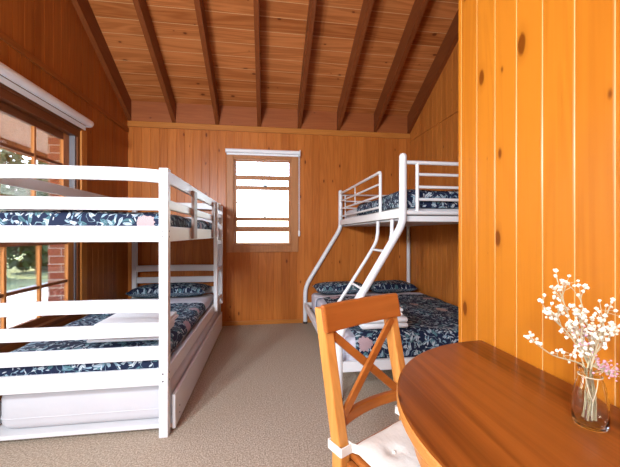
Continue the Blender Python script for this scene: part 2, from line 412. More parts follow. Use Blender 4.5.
# rafters (exposed) and the blocking between their feet
RX = [-1.552, -1.068, -.575, -.083, .408, .902, 1.383, 1.834]; n_tr = 0
def trim(mb, mat, label=None):
    global n_tr
    n_tr += 1; return struct('trim_%d' % n_tr, mb, mat, label)
for i, x in enumerate(RX):
    hw = .0225; w = MB(); D = .215
    ys = (RY, YB - .001)
    w.add([(xx, y, zc(y) - dz) for dz in (D, -.005) for y in ys for xx in (x - hw, x + hw)],
          [(0, 2, 3, 1), (4, 5, 7, 6), (0, 1, 5, 4), (2, 6, 7, 3), (0, 4, 6, 2), (1, 3, 7, 5)])
    trim(w, 'rafter')
for a, b_ in zip(RX[:-1], RX[1:]): trim(B(a + .0225, b_ - .0225, YB - .02, YB, 2.402, zc(YB - .02) + .004), 'block')
trim(B(XL, XR, YB - .018, YB + .001, 2.335, 2.402).bevel(.004), 'trim_x')
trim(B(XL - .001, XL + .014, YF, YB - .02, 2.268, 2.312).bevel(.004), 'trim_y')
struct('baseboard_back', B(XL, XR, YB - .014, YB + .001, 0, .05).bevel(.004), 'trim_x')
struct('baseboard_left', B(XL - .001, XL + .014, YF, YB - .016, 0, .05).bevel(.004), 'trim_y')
struct('baseboard_right', B(XR - .014, XR + .001, YP, YB - .016, 0, .05).bevel(.004), 'trim_y')

# ---- left window: two double hung sashes side by side, each a grid of small panes
win = bpy.data.objects.new('window_1', None); COL.objects.link(win); win['kind'] = 'structure'; ORG['window_1'] = Vector((0, 0, 0))
win['label'] = 'large timber window with small square panes beside the white bunk'
XI = XL - .088
f = MB()
f.box(XI, XL + .004, WY0, WY0 + .03, WZ0, WZ1).box(XI, XL + .004, WY1 - .03, WY1, WZ0, WZ1)
f.box(XI, XL + .004, WY0 + .03, WY1 - .03, WZ1 - .06, WZ1).box(XI, XL + .03, WY0 + .03, WY1 - .03, WZ0, WZ0 + .03)
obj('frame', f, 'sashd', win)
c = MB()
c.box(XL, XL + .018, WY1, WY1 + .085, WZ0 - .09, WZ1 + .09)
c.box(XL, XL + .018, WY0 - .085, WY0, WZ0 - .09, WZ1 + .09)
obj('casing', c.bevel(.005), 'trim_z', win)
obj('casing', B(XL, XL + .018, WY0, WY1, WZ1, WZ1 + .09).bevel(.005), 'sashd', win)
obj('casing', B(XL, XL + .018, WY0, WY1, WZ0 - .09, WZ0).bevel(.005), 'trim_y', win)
obj('sash_track', B(XI + .005, XL - .008, WY1 - .052, WY1 - .03, WZ0 + .03, WZ1 - .06), 'alu', win, label='grey metal sash track')
def sash(x0, x1, y0, y1, z0, z1, ny, zs):
    s_ = MB(); st = .075
    s_.box(x0, x1, y0, y0 + st, z0, z1).box(x0, x1, y1 - st, y1, z0, z1)
    o = obj('sash', s_.bevel(.003), 'sash', win)
    r = MB().box(x0, x1, y0 + st, y1 - st, z0, z0 + .045).box(x0, x1, y0 + st, y1 - st, z1 - .055, z1)
    for z in zs: r.box(x0 + .004, x1 - .004, y0 + st, y1 - st, z - .011, z + .011)
    obj('glazing_rail', r.bevel(.003), 'sashd', o)
    m_ = MB()
    for k in range(1, ny):
        y = y0 + st + (y1 - y0 - 2 * st) * k / ny; m_.box(x0 + .003, x1 - .003, y - .011, y + .011, z0 + .04, z1 - .035)
    obj('glazing_bar', m_.bevel(.003), 'sash', o)
    xm = (x0 + x1) / 2
    obj('pane', B(xm - .002, xm + .002, y0 + st - .005, y1 - st + .005, z0 + .04, z1 - .035), 'pane', o)
for y0, y1 in ((WY0 + .03, 1.795), (1.80, WY1 - .053)):
    sash(XI + .045, XI + .073, y0, y1, WZ0 + .03, 1.075, 3, (.722,))
    sash(XI + .010, XI + .038, y0, y1, 1.035, WZ1 - .06, 3, (1.335, 1.66))

# ---- back window
wb = bpy.data.objects.new('window_2', None); COL.objects.link(wb); wb['kind'] = 'structure'; ORG['window_2'] = Vector((0, 0, 0))
wb['label'] = 'tall narrow timber window in the back wall'
c = MB()
c.box(BX0 - .07, BX0 + .012, YB - .02, YB + .001, BZ0 - .07, BZ1 + .06).box(BX1 - .012, BX1 + .07, YB - .02, YB + .001, BZ0 - .07, BZ1 + .06)
obj('casing', c.bevel(.005), 'sashx', wb)
c = MB().box(BX0 + .012, BX1 - .012, YB - .02, YB + .001, BZ1 - .01, BZ1 + .06).box(BX0 + .012, BX1 - .012, YB - .02, YB + .001, BZ0 - .07, BZ0 + .01)
obj('casing', c.bevel(.005), 'sashx', wb)
f = MB().box(BX0, BX0 + .022, YB, YB + .09, BZ0, BZ1).box(BX1 - .022, BX1, YB, YB + .09, BZ0, BZ1).box(BX0 + .022, BX1 - .022, YB, YB + .09, BZ1 - .022, BZ1).box(BX0 + .022, BX1 - .022, YB, YB + .09, BZ0, BZ0 + .03)
obj('frame', f, 'sashx', wb)
def bsash(y0, y1, x0, x1, z0, z1, bars, st, label=None):
    s_ = MB().box(x0, x0 + st, y0, y1, z0, z1).box(x1 - st, x1, y0, y1, z0, z1)
    o = obj('sash', s_.bevel(.002), 'sashx', wb)
    r = MB()
    for a, b_ in bars: r.box(x0 + st, x1 - st, y0, y1, a, b_)
    obj('rail', r.bevel(.002), 'sashx', o)
    ym = (y0 + y1) / 2
    obj('pane', B(x0 + st - .003, x1 - st + .003, ym - .002, ym + .002, z0 + .005, z1 - .005), 'pane', o)
    return o
bx0, bx1 = BX0 + .022, BX1 - .022
bsash(YB + .052, YB + .078, bx0, bx1, 1.655, BZ1 - .022, ((1.655, 1.675), (BZ1 - .034, BZ1 - .022)), .018)
mid = bsash(YB + .018, YB + .044, bx0, bx1, 1.13, 1.815, ((1.13, 1.19), (1.262, 1.303), (1.478, 1.490), (1.64, 1.688), (1.762, 1.815)), .028)
bsash(YB + .052, YB + .078, bx0, bx1, BZ0 + .03, 1.175, ((BZ0 + .03, BZ0 + .04), (1.15, 1.175)), .018)
obj('sash_catch', B(-.03, .01, YB + .006, YB + .018, 1.672, 1.70).bevel(.003), 'screw', mid, label='dark metal sash catch')
obj('sash_catch', B(-.03, .0, YB + .008, YB + .018, 1.297, 1.312).bevel(.003), 'screw', mid, label='dark metal sash lift')

# ------------------------------------------------------------------ outside
struct('ground', B(-40, 30, -30, 45, -.5, -.13), 'grass')
struct('floor_veranda', B(-3.9, XL - .091, -6, 9, -.13, -.02), 'concrete')
struct('ceiling_veranda', B(-3.9, XL - .091, -6, 9, 2.50, 2.55), 'soffit')
struct('trim_veranda', B(-3.9, -3.8, -6, 9, 2.37, 2.50), 'sashd')
struct('ground_path', B(-3.7, 6, YB + .4, 12, -.129, -.10), 'concrete')
struct('ground_paving', B(-5.4, -3.9, -6, 14, -.129, -.10), 'concrete')
p = MB().box(-2.33, -2.09, 3.76, 4.00, -.02, 2.5)
tag(obj('brick_pillar', p, 'brick', origin=(0, 0, 0)), 'red brick pillar outside the left window under the veranda roof', 'pillar')
def tree(x, y, hgt, rad, label, seed):
    rnd = random.Random(seed)
    t = thing('tree', (x, y, -.13), label, 'tree', 'trees in the garden')
    tr = MB().tube([(x, y, -.13), (x + .1, y, hgt * .3), (x - .05, y + .1, hgt * .75)], [.16, .12, .05], 8)
    for k in range(5):
        a = rnd.uniform(0, 6.28); tr.tube([(x, y, hgt * (.3 + .08 * k)), (x + cos(a) * rad * .6, y + sin(a) * rad * .6, hgt * (.5 + .09 * k))], [.05, .02], 6)
    obj('trunk', tr, 'bark', t)
    lf = MB(); cl = [(rnd.uniform(-.5, .5) * rad, rnd.uniform(-.5, .5) * rad, hgt * rnd.uniform(.08, .95), rad * rnd.uniform(.28, .48)) for _ in range(28)]
    for i in range(4200):
        c_ = cl[i % 28]; v = Vector((rnd.gauss(0, 1), rnd.gauss(0, 1), rnd.gauss(0, 1))).normalized() * c_[3] * rnd.uniform(.6, 1)
        p_ = Vector((x + c_[0], y + c_[1], c_[2])) + v
        a = Vector((rnd.gauss(0, 1), rnd.gauss(0, 1), rnd.gauss(0, 1))).normalized(); b_ = a.orthogonal().normalized(); L = rnd.uniform(.09, .19)
        lf.add([p_ - a * L, p_ + b_ * L * .45, p_ + a * L, p_ - b_ * L * .45], [(0, 1, 2, 3)])
    obj('crown', lf, 'leaf', t)
for i, (x, y, hh, r, lb) in enumerate([(-7.3, 9.2, 3.4, 1.25, 'leafy garden tree in the middle of the left window view'), (-8.6, 14.8, 4.2, 1.6, 'tall leafy tree behind the brick pillar beyond the veranda'),
        (-7.5, 11.8, 3.0, 1.2, 'green tree beside the brick pillar outside the left window'), (-9.8, 8.6, 3.8, 1.1, 'leafy tree at the left edge of the window view'), (-3.5, 17, 2.4, 1.4, 'low shrub like tree outside the back window'), (-12, 12, 5, 2.2, 'farthest large tree beyond the veranda')]):
    tree(x, y, hh, r, lb, 40 + i)

# ------------------------------------------------------------------ roller blinds
bl = thing('roller_blind', (XL + .04, 2.0, 2.0), 'white rolled up roller blind above the large left window', 'blind')
def roll(mb, a, b_, r): return mb.tube([a, b_], r, 20)
BZ = 2.058
obj('cassette', roll(MB(), (XL + .055, .85, BZ), (XL + .055, 2.985, BZ), .031), 'blind', bl)
obj('hem_bar', B(XL + .024, XL + .034, .87, 2.96, BZ - .066, BZ - .028).bevel(.003), 'blind', bl)
obj('bracket', B(XL + .001, XL + .06, 2.986, 2.994, BZ - .03, BZ + .03).bevel(.003), 'blind', bl)
bb = thing('roller_blind', (-.04, YB - .05, 2.04), 'white rolled up roller blind above the narrow back window', 'blind')
obj('cassette', roll(MB(), (-.475, YB - .045, 2.092), (.405, YB - .045, 2.092), .024), 'blind', bb)
obj('hem_bar', B(-.465, .395, YB - .04, YB - .025, 2.046, 2.068).bevel(.004), 'blind', bb)
obj('bracket', B(.406, .413, YB - .085, YB - .001, 2.045, 2.12).bevel(.002), 'blind', bb)
ch = MB()
for dx in (0, .011): ch.tube([(.398 + dx, YB - .035, 2.07), (.398 + dx, YB - .028, 1.14)], .0022, 6)
o = obj('bead_chain', ch, 'blind', bb)
obj('chain_weight', MB().tube([(.4035, YB - .028, 1.15), (.4035, YB - .028, 1.13), (.4035, YB - .028, 1.085), (.4035, YB - .028, 1.07)], [.006, .013, .013, .006], 10), 'blind', o)

# ------------------------------------------------------------------ soft goods helpers
def cushion_mesh(cx, cy, z0, lx, ly, lz, rot=0, n=22, seed=1, e=.35):
    """a filled pillow: thick middle, thin pinched edge"""
    rnd = random.Random(seed); mb = MB(); mb.smooth = True; mb.uv = []; vs = []; idx = {}
    ph = [rnd.uniform(0, 6) for _ in range(4)]
    for s_ in (1, -1):
        for i in range(n + 1):
            for j in range(n + 1):
                u, v = i / n * 2 - 1, j / n * 2 - 1
                if s_ == -1 and (abs(u) == 1 or abs(v) == 1): idx[s_, i, j] = idx[1, i, j]; continue
                k = max(0, (1 - abs(u) ** 2.6) * (1 - abs(v) ** 2.6)) ** e
                pin = 1 - .055 * (1 - abs(u) ** 2) * v * v - 0
                pin2 = 1 - .055 * (1 - abs(v) ** 2) * u * u
                zz = k * lz / 2 * s_ * (1 + .07 * sin(3 * u + ph[0]) * sin(2.5 * v + ph[1]))
                x, y = u * lx / 2 * pin2, v * ly / 2 * pin
                z = z0 + (zz + lz / 2 if s_ > 0 else lz / 2 + zz * .9)
                idx[s_, i, j] = len(vs)
                vs.append((cx + x * cos(rot) - y * sin(rot), cy + x * sin(rot) + y * cos(rot), z)); mb.uv.append((x + 3 * seed, y + (5 if s_ < 0 else 0)))
    fs = []
    for s_ in (1, -1):
        for i in range(n):
            for j in range(n):
                q_ = [idx[s_, i, j], idx[s_, i + 1, j], idx[s_, i + 1, j + 1], idx[s_, i, j + 1]]
                fs.append(tuple(q_ if s_ > 0 else q_[::-1]))
    mb.v = vs; mb.f = fs; return mb
def drape(x0, x1, y0, y1, z, dl, dr, df, db, r=.035, th=.022, amp=.006, seed=1, du=.035):
    """cloth lying on a bed with its edges turned down dl/dr/df/db below z (left, right, front, back)"""
    rnd = random.Random(seed); ph = [rnd.uniform(0, 6.28) for _ in range(6)]
    def par(a, b_, d0, d1):
        L = b_ - a; n = int((L + d0 + d1) / du) + 2
        return [(-d0 + (L + d0 + d1) * i / n) for i in range(n + 1)], L
    def fold(s_, L, d0, d1):
        # position along, drop
        for (t, sg, D) in ((-s_, -1, d0), (s_ - L, 1, d1)):
            if D > 0 and t > -r:
                a = min((t + r) / r, pi / 2); ext = (t + r) - r * a
                off = r * sin(a); drop = r * (1 - cos(a)) + max(ext, 0)
                return (-(off - r) if sg < 0 else L + off - r), drop
        return s_, 0
    S_, LX = par(x0, x1, dl, dr); T_, LY = par(y0, y1, df, db)
    mb = MB(); mb.smooth = True; mb.uv = []; top = []
    for s_ in S_:
        for t in T_:
            px, dx = fold(s_, LX, dl, dr); py, dy = fold(t, LY, df, db)
            X, Y = x0 + px, y0 + py
            wv = amp * (sin(9 * X + ph[0]) * sin(7 * Y + ph[1]) + .6 * sin(17 * X + 5 * Y + ph[2]) + .5 * sin(21 * Y - 8 * X + ph[3]))
            Z = z - max(dx, dy) + wv * (1 if max(dx, dy) < .01 else .3)
            side = amp * 1.2 * sin(14 * (X + Y) + ph[4]) * min(1, max(dx, dy) / .08) * .5
            mb.v.append((X + (side if dx > dy else 0), Y + (side if dy > dx else 0), Z)); mb.uv.append((X - (dx if s_ < LX / 2 else -dx) + seed * 2.3, Y - (dy if t < LY / 2 else -dy)))
    nT = len(T_)
    for i in range(len(S_) - 1):
        for j in range(nT - 1): mb.f.append((i * nT + j, (i + 1) * nT + j, (i + 1) * nT + j + 1, i * nT + j + 1))
    mb.th = th; return mb
def cloth(name, mb, mat, label, cat, group=None):
    o = obj(name, mb, mat)
    so = o.modifiers.new('thickness', 'SOLIDIFY'); so.thickness = mb.th; so.offset = 1
    sb = o.modifiers.new('soft', 'SUBSURF'); sb.levels = 1; sb.render_levels = 1
    return tag(o, label, cat, group)
def mattress(x0, x1, y0, y1, z0, z1, mat, label, group=None, r=.035, piping=True):
    mb = MB(); mb.smooth = True; R = r
    def ring(ins, z):
        pts = []; X0, X1, Y0, Y1 = x0 + ins, x1 - ins, y0 + ins, y1 - ins; rc = .06
        for cx_, cy_, a0 in ((X1 - rc, Y1 - rc, 0), (X0 + rc, Y1 - rc, 90), (X0 + rc, Y0 + rc, 180), (X1 - rc, Y0 + rc, 270)):
            for k in range(6):
                a = radians(a0 + 18 * k); pts.append((cx_ + rc * cos(a), cy_ + rc * sin(a), z))
        return pts
    rows = []
    for k in range(5): a = pi / 2 * k / 4; rows.append(ring(R * (1 - sin(a)), z0 + R * (1 - cos(a))))
    for k in range(5): a = pi / 2 * k / 4; rows.append(ring(R * (1 - cos(a)), z1 - R * (1 - sin(a))))
    n = len(rows[0]); vs = [v for r_ in rows for v in r_]; fs = []
    for i in range(len(rows) - 1):
        for j in range(n):
            l = (j + 1) % n; fs.append((i * n + j, i * n + l, (i + 1) * n + l, (i + 1) * n + j))
    fs += [tuple(range(n - 1, -1, -1)), tuple((len(rows) - 1) * n + j for j in range(n))]
    mb.add(vs, fs)
    o = obj('mattress', mb, mat); tag(o, label, 'mattress', group)
    if piping:
        zp = z0 + (z1 - z0) * .32; pts = ring(-.0005, zp); pts.append(pts[0])
        obj('seam', MB().tube(pts, .0035, 6), mat, o)
    return o
def towel(x0, x1, y0, y1, z0, hgt, mat, label, group=None, layers=3, name='folded_towel'):
    mb = MB(); n = layers; lh = hgt / n; rnd = random.Random(int(x0 * 1000)); mb.smooth = True
    for k in range(n):
        j = rnd.uniform(-.006, .006); za, zb = z0 + k * lh + .0008, z0 + (k + 1) * lh - .0008; r = (zb - za) / 2
        sec = []
        yy0, yy1 = y0 + j, y1 + j * .5
        for i in range(7): a = pi / 2 + pi * i / 6; sec.append((yy0 + r + r * cos(a), (za + zb) / 2 + r * sin(a)))
        for i in range(7): a = -pi / 2 + pi * i / 6; sec.append((yy1 - r + r * cos(a), (za + zb) / 2 + r * sin(a)))
        xs = [x0 + j, x0 + j + .006, x0 + .3 * (x1 - x0), x0 + .7 * (x1 - x0), x1 + j - .006, x1 + j]
        rows = []
        for i, x in enumerate(xs):
            sq = .75 if i in (0, 5) else 1; dz = .003 * sin(i * 1.7 + k)
            rows.append([Vector((x, y, (za + zb) / 2 + (z - (za + zb) / 2) * sq)) for y, z in sec])
        mb.sweep([(0, 0, 0)] * len(rows), lambda i: rows[i])
    return tag(obj(name, mb, mat), label, 'towel', group)

# ------------------------------------------------------------------ white timber bunk
x0, x1, y0, y1 = -1.485, -.524, 1.790, 3.805
PW = .048
bk = thing('bunk_bed', ((x0 + x1) / 2, (y0 + y1) / 2, 0), 'white painted timber bunk bed along the left wall by the window', 'bed')
for (px, py) in ((x1 - PW, y0), (x0, y0), (x1 - PW, y1 - PW), (x0, y1 - PW)):
    po = obj('post', B(px, px + PW, py, py + PW, 0, 1.457).bevel(.004), 'white', bk)
    front = py == y0; yy = py - .0008 if front else py + PW + .0008
    for z in (1.115, 1.085, .345, .305):
        obj('bolt', MB().tube([(px + PW * .45, yy, z), (px + PW * .45, yy + (.004 if front else -.004), z)], .0045, 8), 'screw', po)
        if px > -1: obj('bolt', MB().tube([(px + PW + .0008, py + PW / 2, z), (px + PW - .003, py + PW / 2, z)], .0045, 8), 'screw', po)
def end_slat(ya, yb, z0_, z1_, arch):
    xs = [x0 + PW + (x1 - x0 - 2 * PW) * i / 16 for i in range(17)]
    mb = MB()
    def sec(i):
        k = arch * (1 - (2 * i / 16 - 1) ** 4); return [Vector((0, ya, z0_ + k)), Vector((0, yb, z0_ + k)), Vector((0, yb, z1_ + k)), Vector((0, ya, z1_ + k))]
    mb.sweep([(x, 0, 0) for x in xs], sec)
    return obj('end_slat', mb.bevel(.005), 'white', bk)
for ya, yb in ((y0 + .010, y0 + .036), (y1 - .036, y1 - .010)):
    for a, b_, ar in ((1.378, 1.448, .010), (1.228, 1.294, 0), (1.057, 1.143, 0), (.672, .742, .006), (.545, .612, 0), (.418, .490, 0), (.279, .368, 0)):
        end_slat(ya, yb, a, b_, ar)
for xa, xb in ((x1 - .030, x1 - .008), (x0 + .008, x0 + .030)):
    for nm, a, b_ in (('guard_rail', 1.380, 1.450), ('guard_rail', 1.236, 1.290), ('side_rail', 1.057, 1.143), ('side_rail', .279, .368)):
        obj(nm, B(xa, xb, y0 + PW, y1 - PW, a, b_).bevel(.004), 'white', bk)
for ya in (2.36, 3.22): obj('guard_upright', B(x1 - .008, x1 + .012, ya, ya + .105, 1.066, 1.412).bevel(.004), 'taupe', bk, label='taupe upright batten')
for zz in (.30, 1.07): obj('bed_base', B(x0 + .03, x1 - .03, y0 + .05, y1 - .05, zz, zz + .02), 'white', bk)
ld = obj('ladder', MB().box(x1 - .008, x1 + .030, 3.335, 3.385, .305, 1.425).box(x1 - .008, x1 + .030, 3.70, 3.75, .305, 1.425).bevel(.005), 'white', bk)
for z in (.40, .72, 1.01, 1.30): obj('rung', B(x1 + .000, x1 + .022, 3.386, 3.699, z - .022, z + .022).bevel(.005), 'white', ld)
mx0, mx1, my0, my1 = x0 + .062, x1 - .062, y0 + .072, y1 - .072
mattress(mx0, mx1, my0, my1, .321, .425, 'sheet', 'white sheeted mattress on the lower berth of the white bunk', piping=False)
mattress(mx0, mx1, my0, my1, 1.091, 1.200, 'sheet', 'white mattress on the upper berth of the white bunk', piping=False)
cloth('quilt_cover', drape(mx0 - .008, mx1 + .008, my0 - .008, 3.10, .442, .05, .05, .095, 0, seed=2, amp=.006, th=.013), 'print', 'navy floral quilt on the lower berth of the white bunk', 'quilt')
cloth('quilt_cover', drape(mx0 - .008, mx1 + .008, my0 - .008, 3.55, 1.217, .095, .095, .095, 0, seed=3, amp=.005, th=.013), 'print', 'navy floral quilt on the upper berth of the white bunk', 'quilt')
cloth('folded_sheet', drape(mx0 - .008, mx1 + .008, 3.108, 3.355, .440, .03, .06, 0, 0, seed=4, amp=.004, th=.014), 'grey_sheet', 'pale lilac sheet turned back below the pillow of the lower white bunk', 'sheet')
tag(obj('pillow', cushion_mesh(-1.01, 3.548, .427, .78, .35, .14, 0, seed=5), 'print'), 'navy floral pillow at the far end of the lower white bunk', 'pillow')
towel(-1.02, -.62, 1.98, 2.28, .4685, .06, 'towel', 'thick white folded towel under the thin one on the lower white bunk')
towel(-.99, -.60, 2.00, 2.27, .530, .042, 'towel', 'thin white folded towel on top of the thick one on the lower white bunk', layers=2)
# trundle pulled a little way out from underneath
tr = thing('trundle_bed', (-.97, 2.8, 0), 'white trundle bed pulled out under the white bunk', 'bed')
tx0, tx1, ty0, ty1 = -1.475, -.500, 1.842, 3.735
obj('base', B(tx0, tx1 - .02, ty0, ty1, .024, .046).bevel(.003), 'white', tr)
fp = obj('side_panel', B(tx1 - .02, tx1, ty0, ty1, .016, .205).bevel(.004), 'white', tr)
for z in (.06, .10): obj('bolt', MB().tube([(tx1 - .002, 1.93, z), (tx1 + .0015, 1.93, z)], .005, 8), 'screw', fp)
obj('back_panel', B(tx0, tx0 + .02, ty0, ty1, .047, .17).bevel(.004), 'white', tr)
for xx in (tx0 + .08, tx1 - .12):
    for yy in (ty0 + .1, ty1 - .1): obj('castor', MB().tube([(xx, yy, .0118), (xx + .02, yy, .0118)], .0118, 14), 'screw', tr)
mattress(-1.415, -.528, 1.875, 3.70, .047, .262, 'sheet', 'white sheeted mattress lying in the trundle under the white bunk', r=.045)

# ------------------------------------------------------------------ white metal triple bunk
mbk = thing('triple_bunk_bed', (1.2, 2.95, 0), 'white metal bunk bed with wide lower berth in the right corner', 'bed')
YA, YZ, XA, XZ = 2.035, 3.853, .923, 1.822
for y in (YA, YZ):
    pth = [(XA, y, 1.628), (XA, y, 1.45)] + smooth_path([(XA, y, 1.30), (XA - .001, y, 1.22), (XA - .012, y, 1.165), (XA - .040, y, 1.108), (XA - .10, y, 1.01), (XA - .25, y, .765), (XA - .385, y, .545), (XA - .425, y, .465), (XA - .443, y, .38), (XA - .445, y, .20), (XA - .445, y, .01)], 6)
    lg = obj('leg', MB().tube(pth, .0255, 18), 'metal', mbk)
    obj('cap', MB().ball((XA, y, 1.626), .0255, 14, 8), 'metal', lg)
    obj('foot', MB().tube([(XA - .445, y, 0), (XA - .445, y, .025)], .028, 16), 'screw', lg)
    obj('leg', MB().tube([(XZ, y, 0.01), (XZ, y, 1.62)], .0235, 18), 'metal', mbk)
xl = XA - .445
def T(name, pts, r, parent=mbk, mat='metal'): return obj(name, MB().tube(pts, r, 12), mat, parent)
obj('side_rail', B(XA - .014, XA + .014, YA + .02, YZ - .02, 1.212, 1.276).bevel(.004), 'metal', mbk)
obj('side_rail', B(XZ - .014, XZ + .014, YA + .02, YZ - .02, 1.212, 1.276).bevel(.004), 'metal', mbk)
T('end_rail', [(XA, YA, 1.246), (XZ, YA, 1.246)], .015)
obj('end_rail', B(XA + .02, XZ - .02, YA + .018, YA + .036, 1.186, 1.225).bevel(.003), 'metal', mbk)
T('end_rail', [(XA, YZ, 1.246), (XZ, YZ, 1.246)], .015)
obj('mattress_base', B(XA + .016, XZ - .016, YA + .04, YZ - .03, 1.196, 1.206), 'sheet', mbk)
T('end_rail', [(XA, YA, 1.588), (XZ, YA, 1.588)], .0135)
T('end_upright', [(1.026, YA, 1.25), (1.026, YA, 1.588)], .0125); T('end_upright', [(1.72, YA, 1.25), (1.72, YA, 1.588)], .0125)
for z in (1.508, 1.422, 1.337): T('end_bar', [(1.026, YA, z), (1.72, YA, z)], .0105)
T('end_rail', [(XA, YZ, 1.588), (XZ, YZ, 1.588)], .011)
T('end_upright', [(.985, YZ, 1.25), (.985, YZ, 1.588)], .009); T('end_upright', [(1.74, YZ, 1.25), (1.74, YZ, 1.588)], .009)
for z in (1.51, 1.425): T('end_bar', [(.985, YZ, z), (1.74, YZ, z)], .008)
g = T('guard_rail', [(XA, 2.462, 1.27), (XA, 2.462, 1.59), (XA, 2.468, 1.602), (XA, 2.48, 1.604), (XA, YZ, 1.604)], .0125)
for z in (1.508, 1.412, 1.318): T('guard_bar', [(XA, 2.462, z), (XA, YZ, z)], .0095, g)
T('guard_upright', [(XA, 3.20, 1.412), (XA, 3.20, 1.604)], .005, g)
for z, nm in ((.222, 'lower_rail'),):
    obj(nm, B(xl + .016, XZ - .02, YA - .014, YA + .014, z - .034, z + .034).bevel(.004), 'metal', mbk)
    obj(nm, B(xl + .016, XZ - .02, YZ - .014, YZ + .014, z - .034, z + .034).bevel(.004), 'metal', mbk)
    obj(nm, B(xl - .012, xl + .016, YA + .024, YZ - .024, z - .034, z + .034).bevel(.004), 'metal', mbk)
    obj(nm, B(XZ - .012, XZ + .012, YA + .024, YZ - .024, z - .034, z + .034).bevel(.004), 'metal', mbk)
obj('slat_base', B(xl + .018, XZ - .02, YA + .03, YZ - .03, .17, .182), 'metal', mbk)
ladder = None
for y in (2.205, 2.50):
    pth = smooth_path([(XA - .006, y, 1.205), (XA - .008, y, 1.15), (XA - .012, y, 1.09), (XA - .045, y, .995), (XA - .215, y, .73), (XA - .355, y, .52), (XA - .405, y, .43), (XA - .412, y, .27)], 6)
    if ladder is None: ladder = obj('ladder', MB().tube(pth, .0135, 12), 'metal', mbk)
    else: obj('ladder_rail', MB().tube(pth, .0135, 12), 'metal', ladder)
for x, z in ((XA - .060, .973), (XA - .234, .702), (XA - .395, .455)): obj('rung', MB().tube([(x, 2.205, z), (x, 2.50, z)], .010, 10), 'metal', ladder)
mattress(xl + .065, XZ - .04, YA + .045, YZ - .045, .183, .388, 'grey_sheet', 'wide pale mattress on the lower berth of the white metal bunk', piping=False)
mattress(XA + .045, XZ - .045, YA + .060, YZ - .045, 1.207, 1.386, 'sheet', 'white mattress on the upper berth of the white metal bunk', piping=False)
cloth('quilt_cover', drape(xl + .12, XZ - .045, YA + .036, 3.34, .412, 0, 0, .15, 0, seed=6, amp=.006, th=.014), 'print', 'navy floral quilt on the wide lower berth of the metal bunk', 'quilt')
cloth('quilt_cover', drape(XA + .037, XZ - .037, YA + .051, 3.22, 1.405, .10, .10, .11, 0, seed=7, amp=.006, th=.014), 'print', 'navy floral quilt on the upper berth of the metal bunk', 'quilt')
cloth('folded_sheet', drape(xl + .058, XZ - .036, 3.35, 3.47, .404, .10, 0, 0, 0, seed=8, amp=.004, th=.014), 'grey_sheet', 'grey sheet turned back below the pillows of the metal bunk', 'sheet')
tag(obj('pillow', cushion_mesh(.87, 3.65, .391, .62, .335, .14, 0, seed=9), 'print'), 'navy floral pillow nearest the window side on the metal bunk', 'pillow', 'pillows on the metal bunk')
tag(obj('pillow', cushion_mesh(1.49, 3.65, .391, .56, .335, .14, 0, seed=10), 'print'), 'navy floral pillow in the corner of the metal bunk', 'pillow', 'pillows on the metal bunk')
towel(.655, .985, 2.09, 2.34, .4365, .082, 'towel', 'thick white folded towel lying on the quilt of the metal bunk', layers=2)
towel(.685, .955, 2.11, 2.33, .520, .055, 'towel', 'smaller white towel on top of the folded one on the metal bunk', layers=2)

# ------------------------------------------------------------------ half round table against the partition
TC = (.695, .492); TRAD = .440
tb = thing('drop_leaf_table', (TC[0] - .1, TC[1], 0), 'half round reddish pine table standing against the partition', 'table')
def arc(r, a0=90, a1=270, n=48, cx=TC[0] - .004, cy=TC[1]): return [(cx + r * cos(radians(a0 + (a1 - a0) * i / n)), cy + r * sin(radians(a0 + (a1 - a0) * i / n))) for i in range(n + 1)]
tt = MB().prism(arc(TRAD), .731, .759).bevel(.006)
o = obj('tabletop', tt, 'table', tb)
o.data.materials.append(M['table_edge'])
for pl in o.data.polygons:
    if abs(pl.normal.z) < .5: pl.material_index = 1
ap = arc(.409, 92, 268, 40); apn = arc(.387, 92, 268, 40)
obj('apron', MB().prism(ap + apn[::-1], .664, .731), 'table_edge', tb)
obj('apron', B(TC[0] - .035, TC[0] - .012, TC[1] - .38, TC[1] + .38, .65, .731), 'table_edge', tb)
for lx, ly in ((.655, .60), (.655, .22), (.345, .362)):
    obj('leg', B(lx - .02, lx + .02, ly - .02, ly + .02, 0, .731).bevel(.004), 'table_edge', tb)
obj('bolt', MB().tube([(TC[0] - .405, TC[1] + .045, .70), (TC[0] - .415, TC[1] + .045, .70)], .006, 10), 'screw', tb)

# ------------------------------------------------------------------ cross back chair
CH = thing('dining_chair', (.3514, .975, 0), 'pine cross back dining chair pushed up to the half round table', 'chair')
CH.rotation_euler = (0, 0, radians(28.1)); ORG['dining_chair'] = Vector((0, 0, 0))
HWD = .171
def back_y(z): return 0 if z < .46 else (z - .46) * .215
for sx in (-1, 1):
    xc = sx * (HWD - .018)
    def sec_at(z): return 0
    mb = MB(); zs = [0, .15, .30, .46, .60, .80, .868]
    ys = [.055, .022, .004, 0, .0301, .0731, .0877]
    mb.sweep([(xc, y, z) for y, z in zip(ys, zs)], lambda i: [Vector((-.018, -.022, 0)), Vector((.018, -.022, 0)), Vector((.018, .018, 0)), Vector((-.018, .018, 0))])
    obj('rear_leg', mb.bevel(.004), 'chair_z', CH)
    obj('front_leg', MB().box(sx * .157 - .016, sx * .157 + .016, -.366, -.334, 0, .445).bevel(.004), 'chair_z', CH)
def curved(z0, z1, hw, dep, th, yb, lean):
    mb = MB(); n = 16
    xs = [-hw + 2 * hw * i / n for i in range(n + 1)]
    def sec(i):
        k = dep * (1 - (2 * i / n - 1) ** 2); y_ = yb + k
        return [Vector((0, y_ - th / 2, z0)), Vector((0, y_ + th / 2, z0)), Vector((0, y_ + th / 2 + lean, z1)), Vector((0, y_ - th / 2 + lean, z1))]
    return mb.sweep([(x, 0, 0) for x in xs], sec)
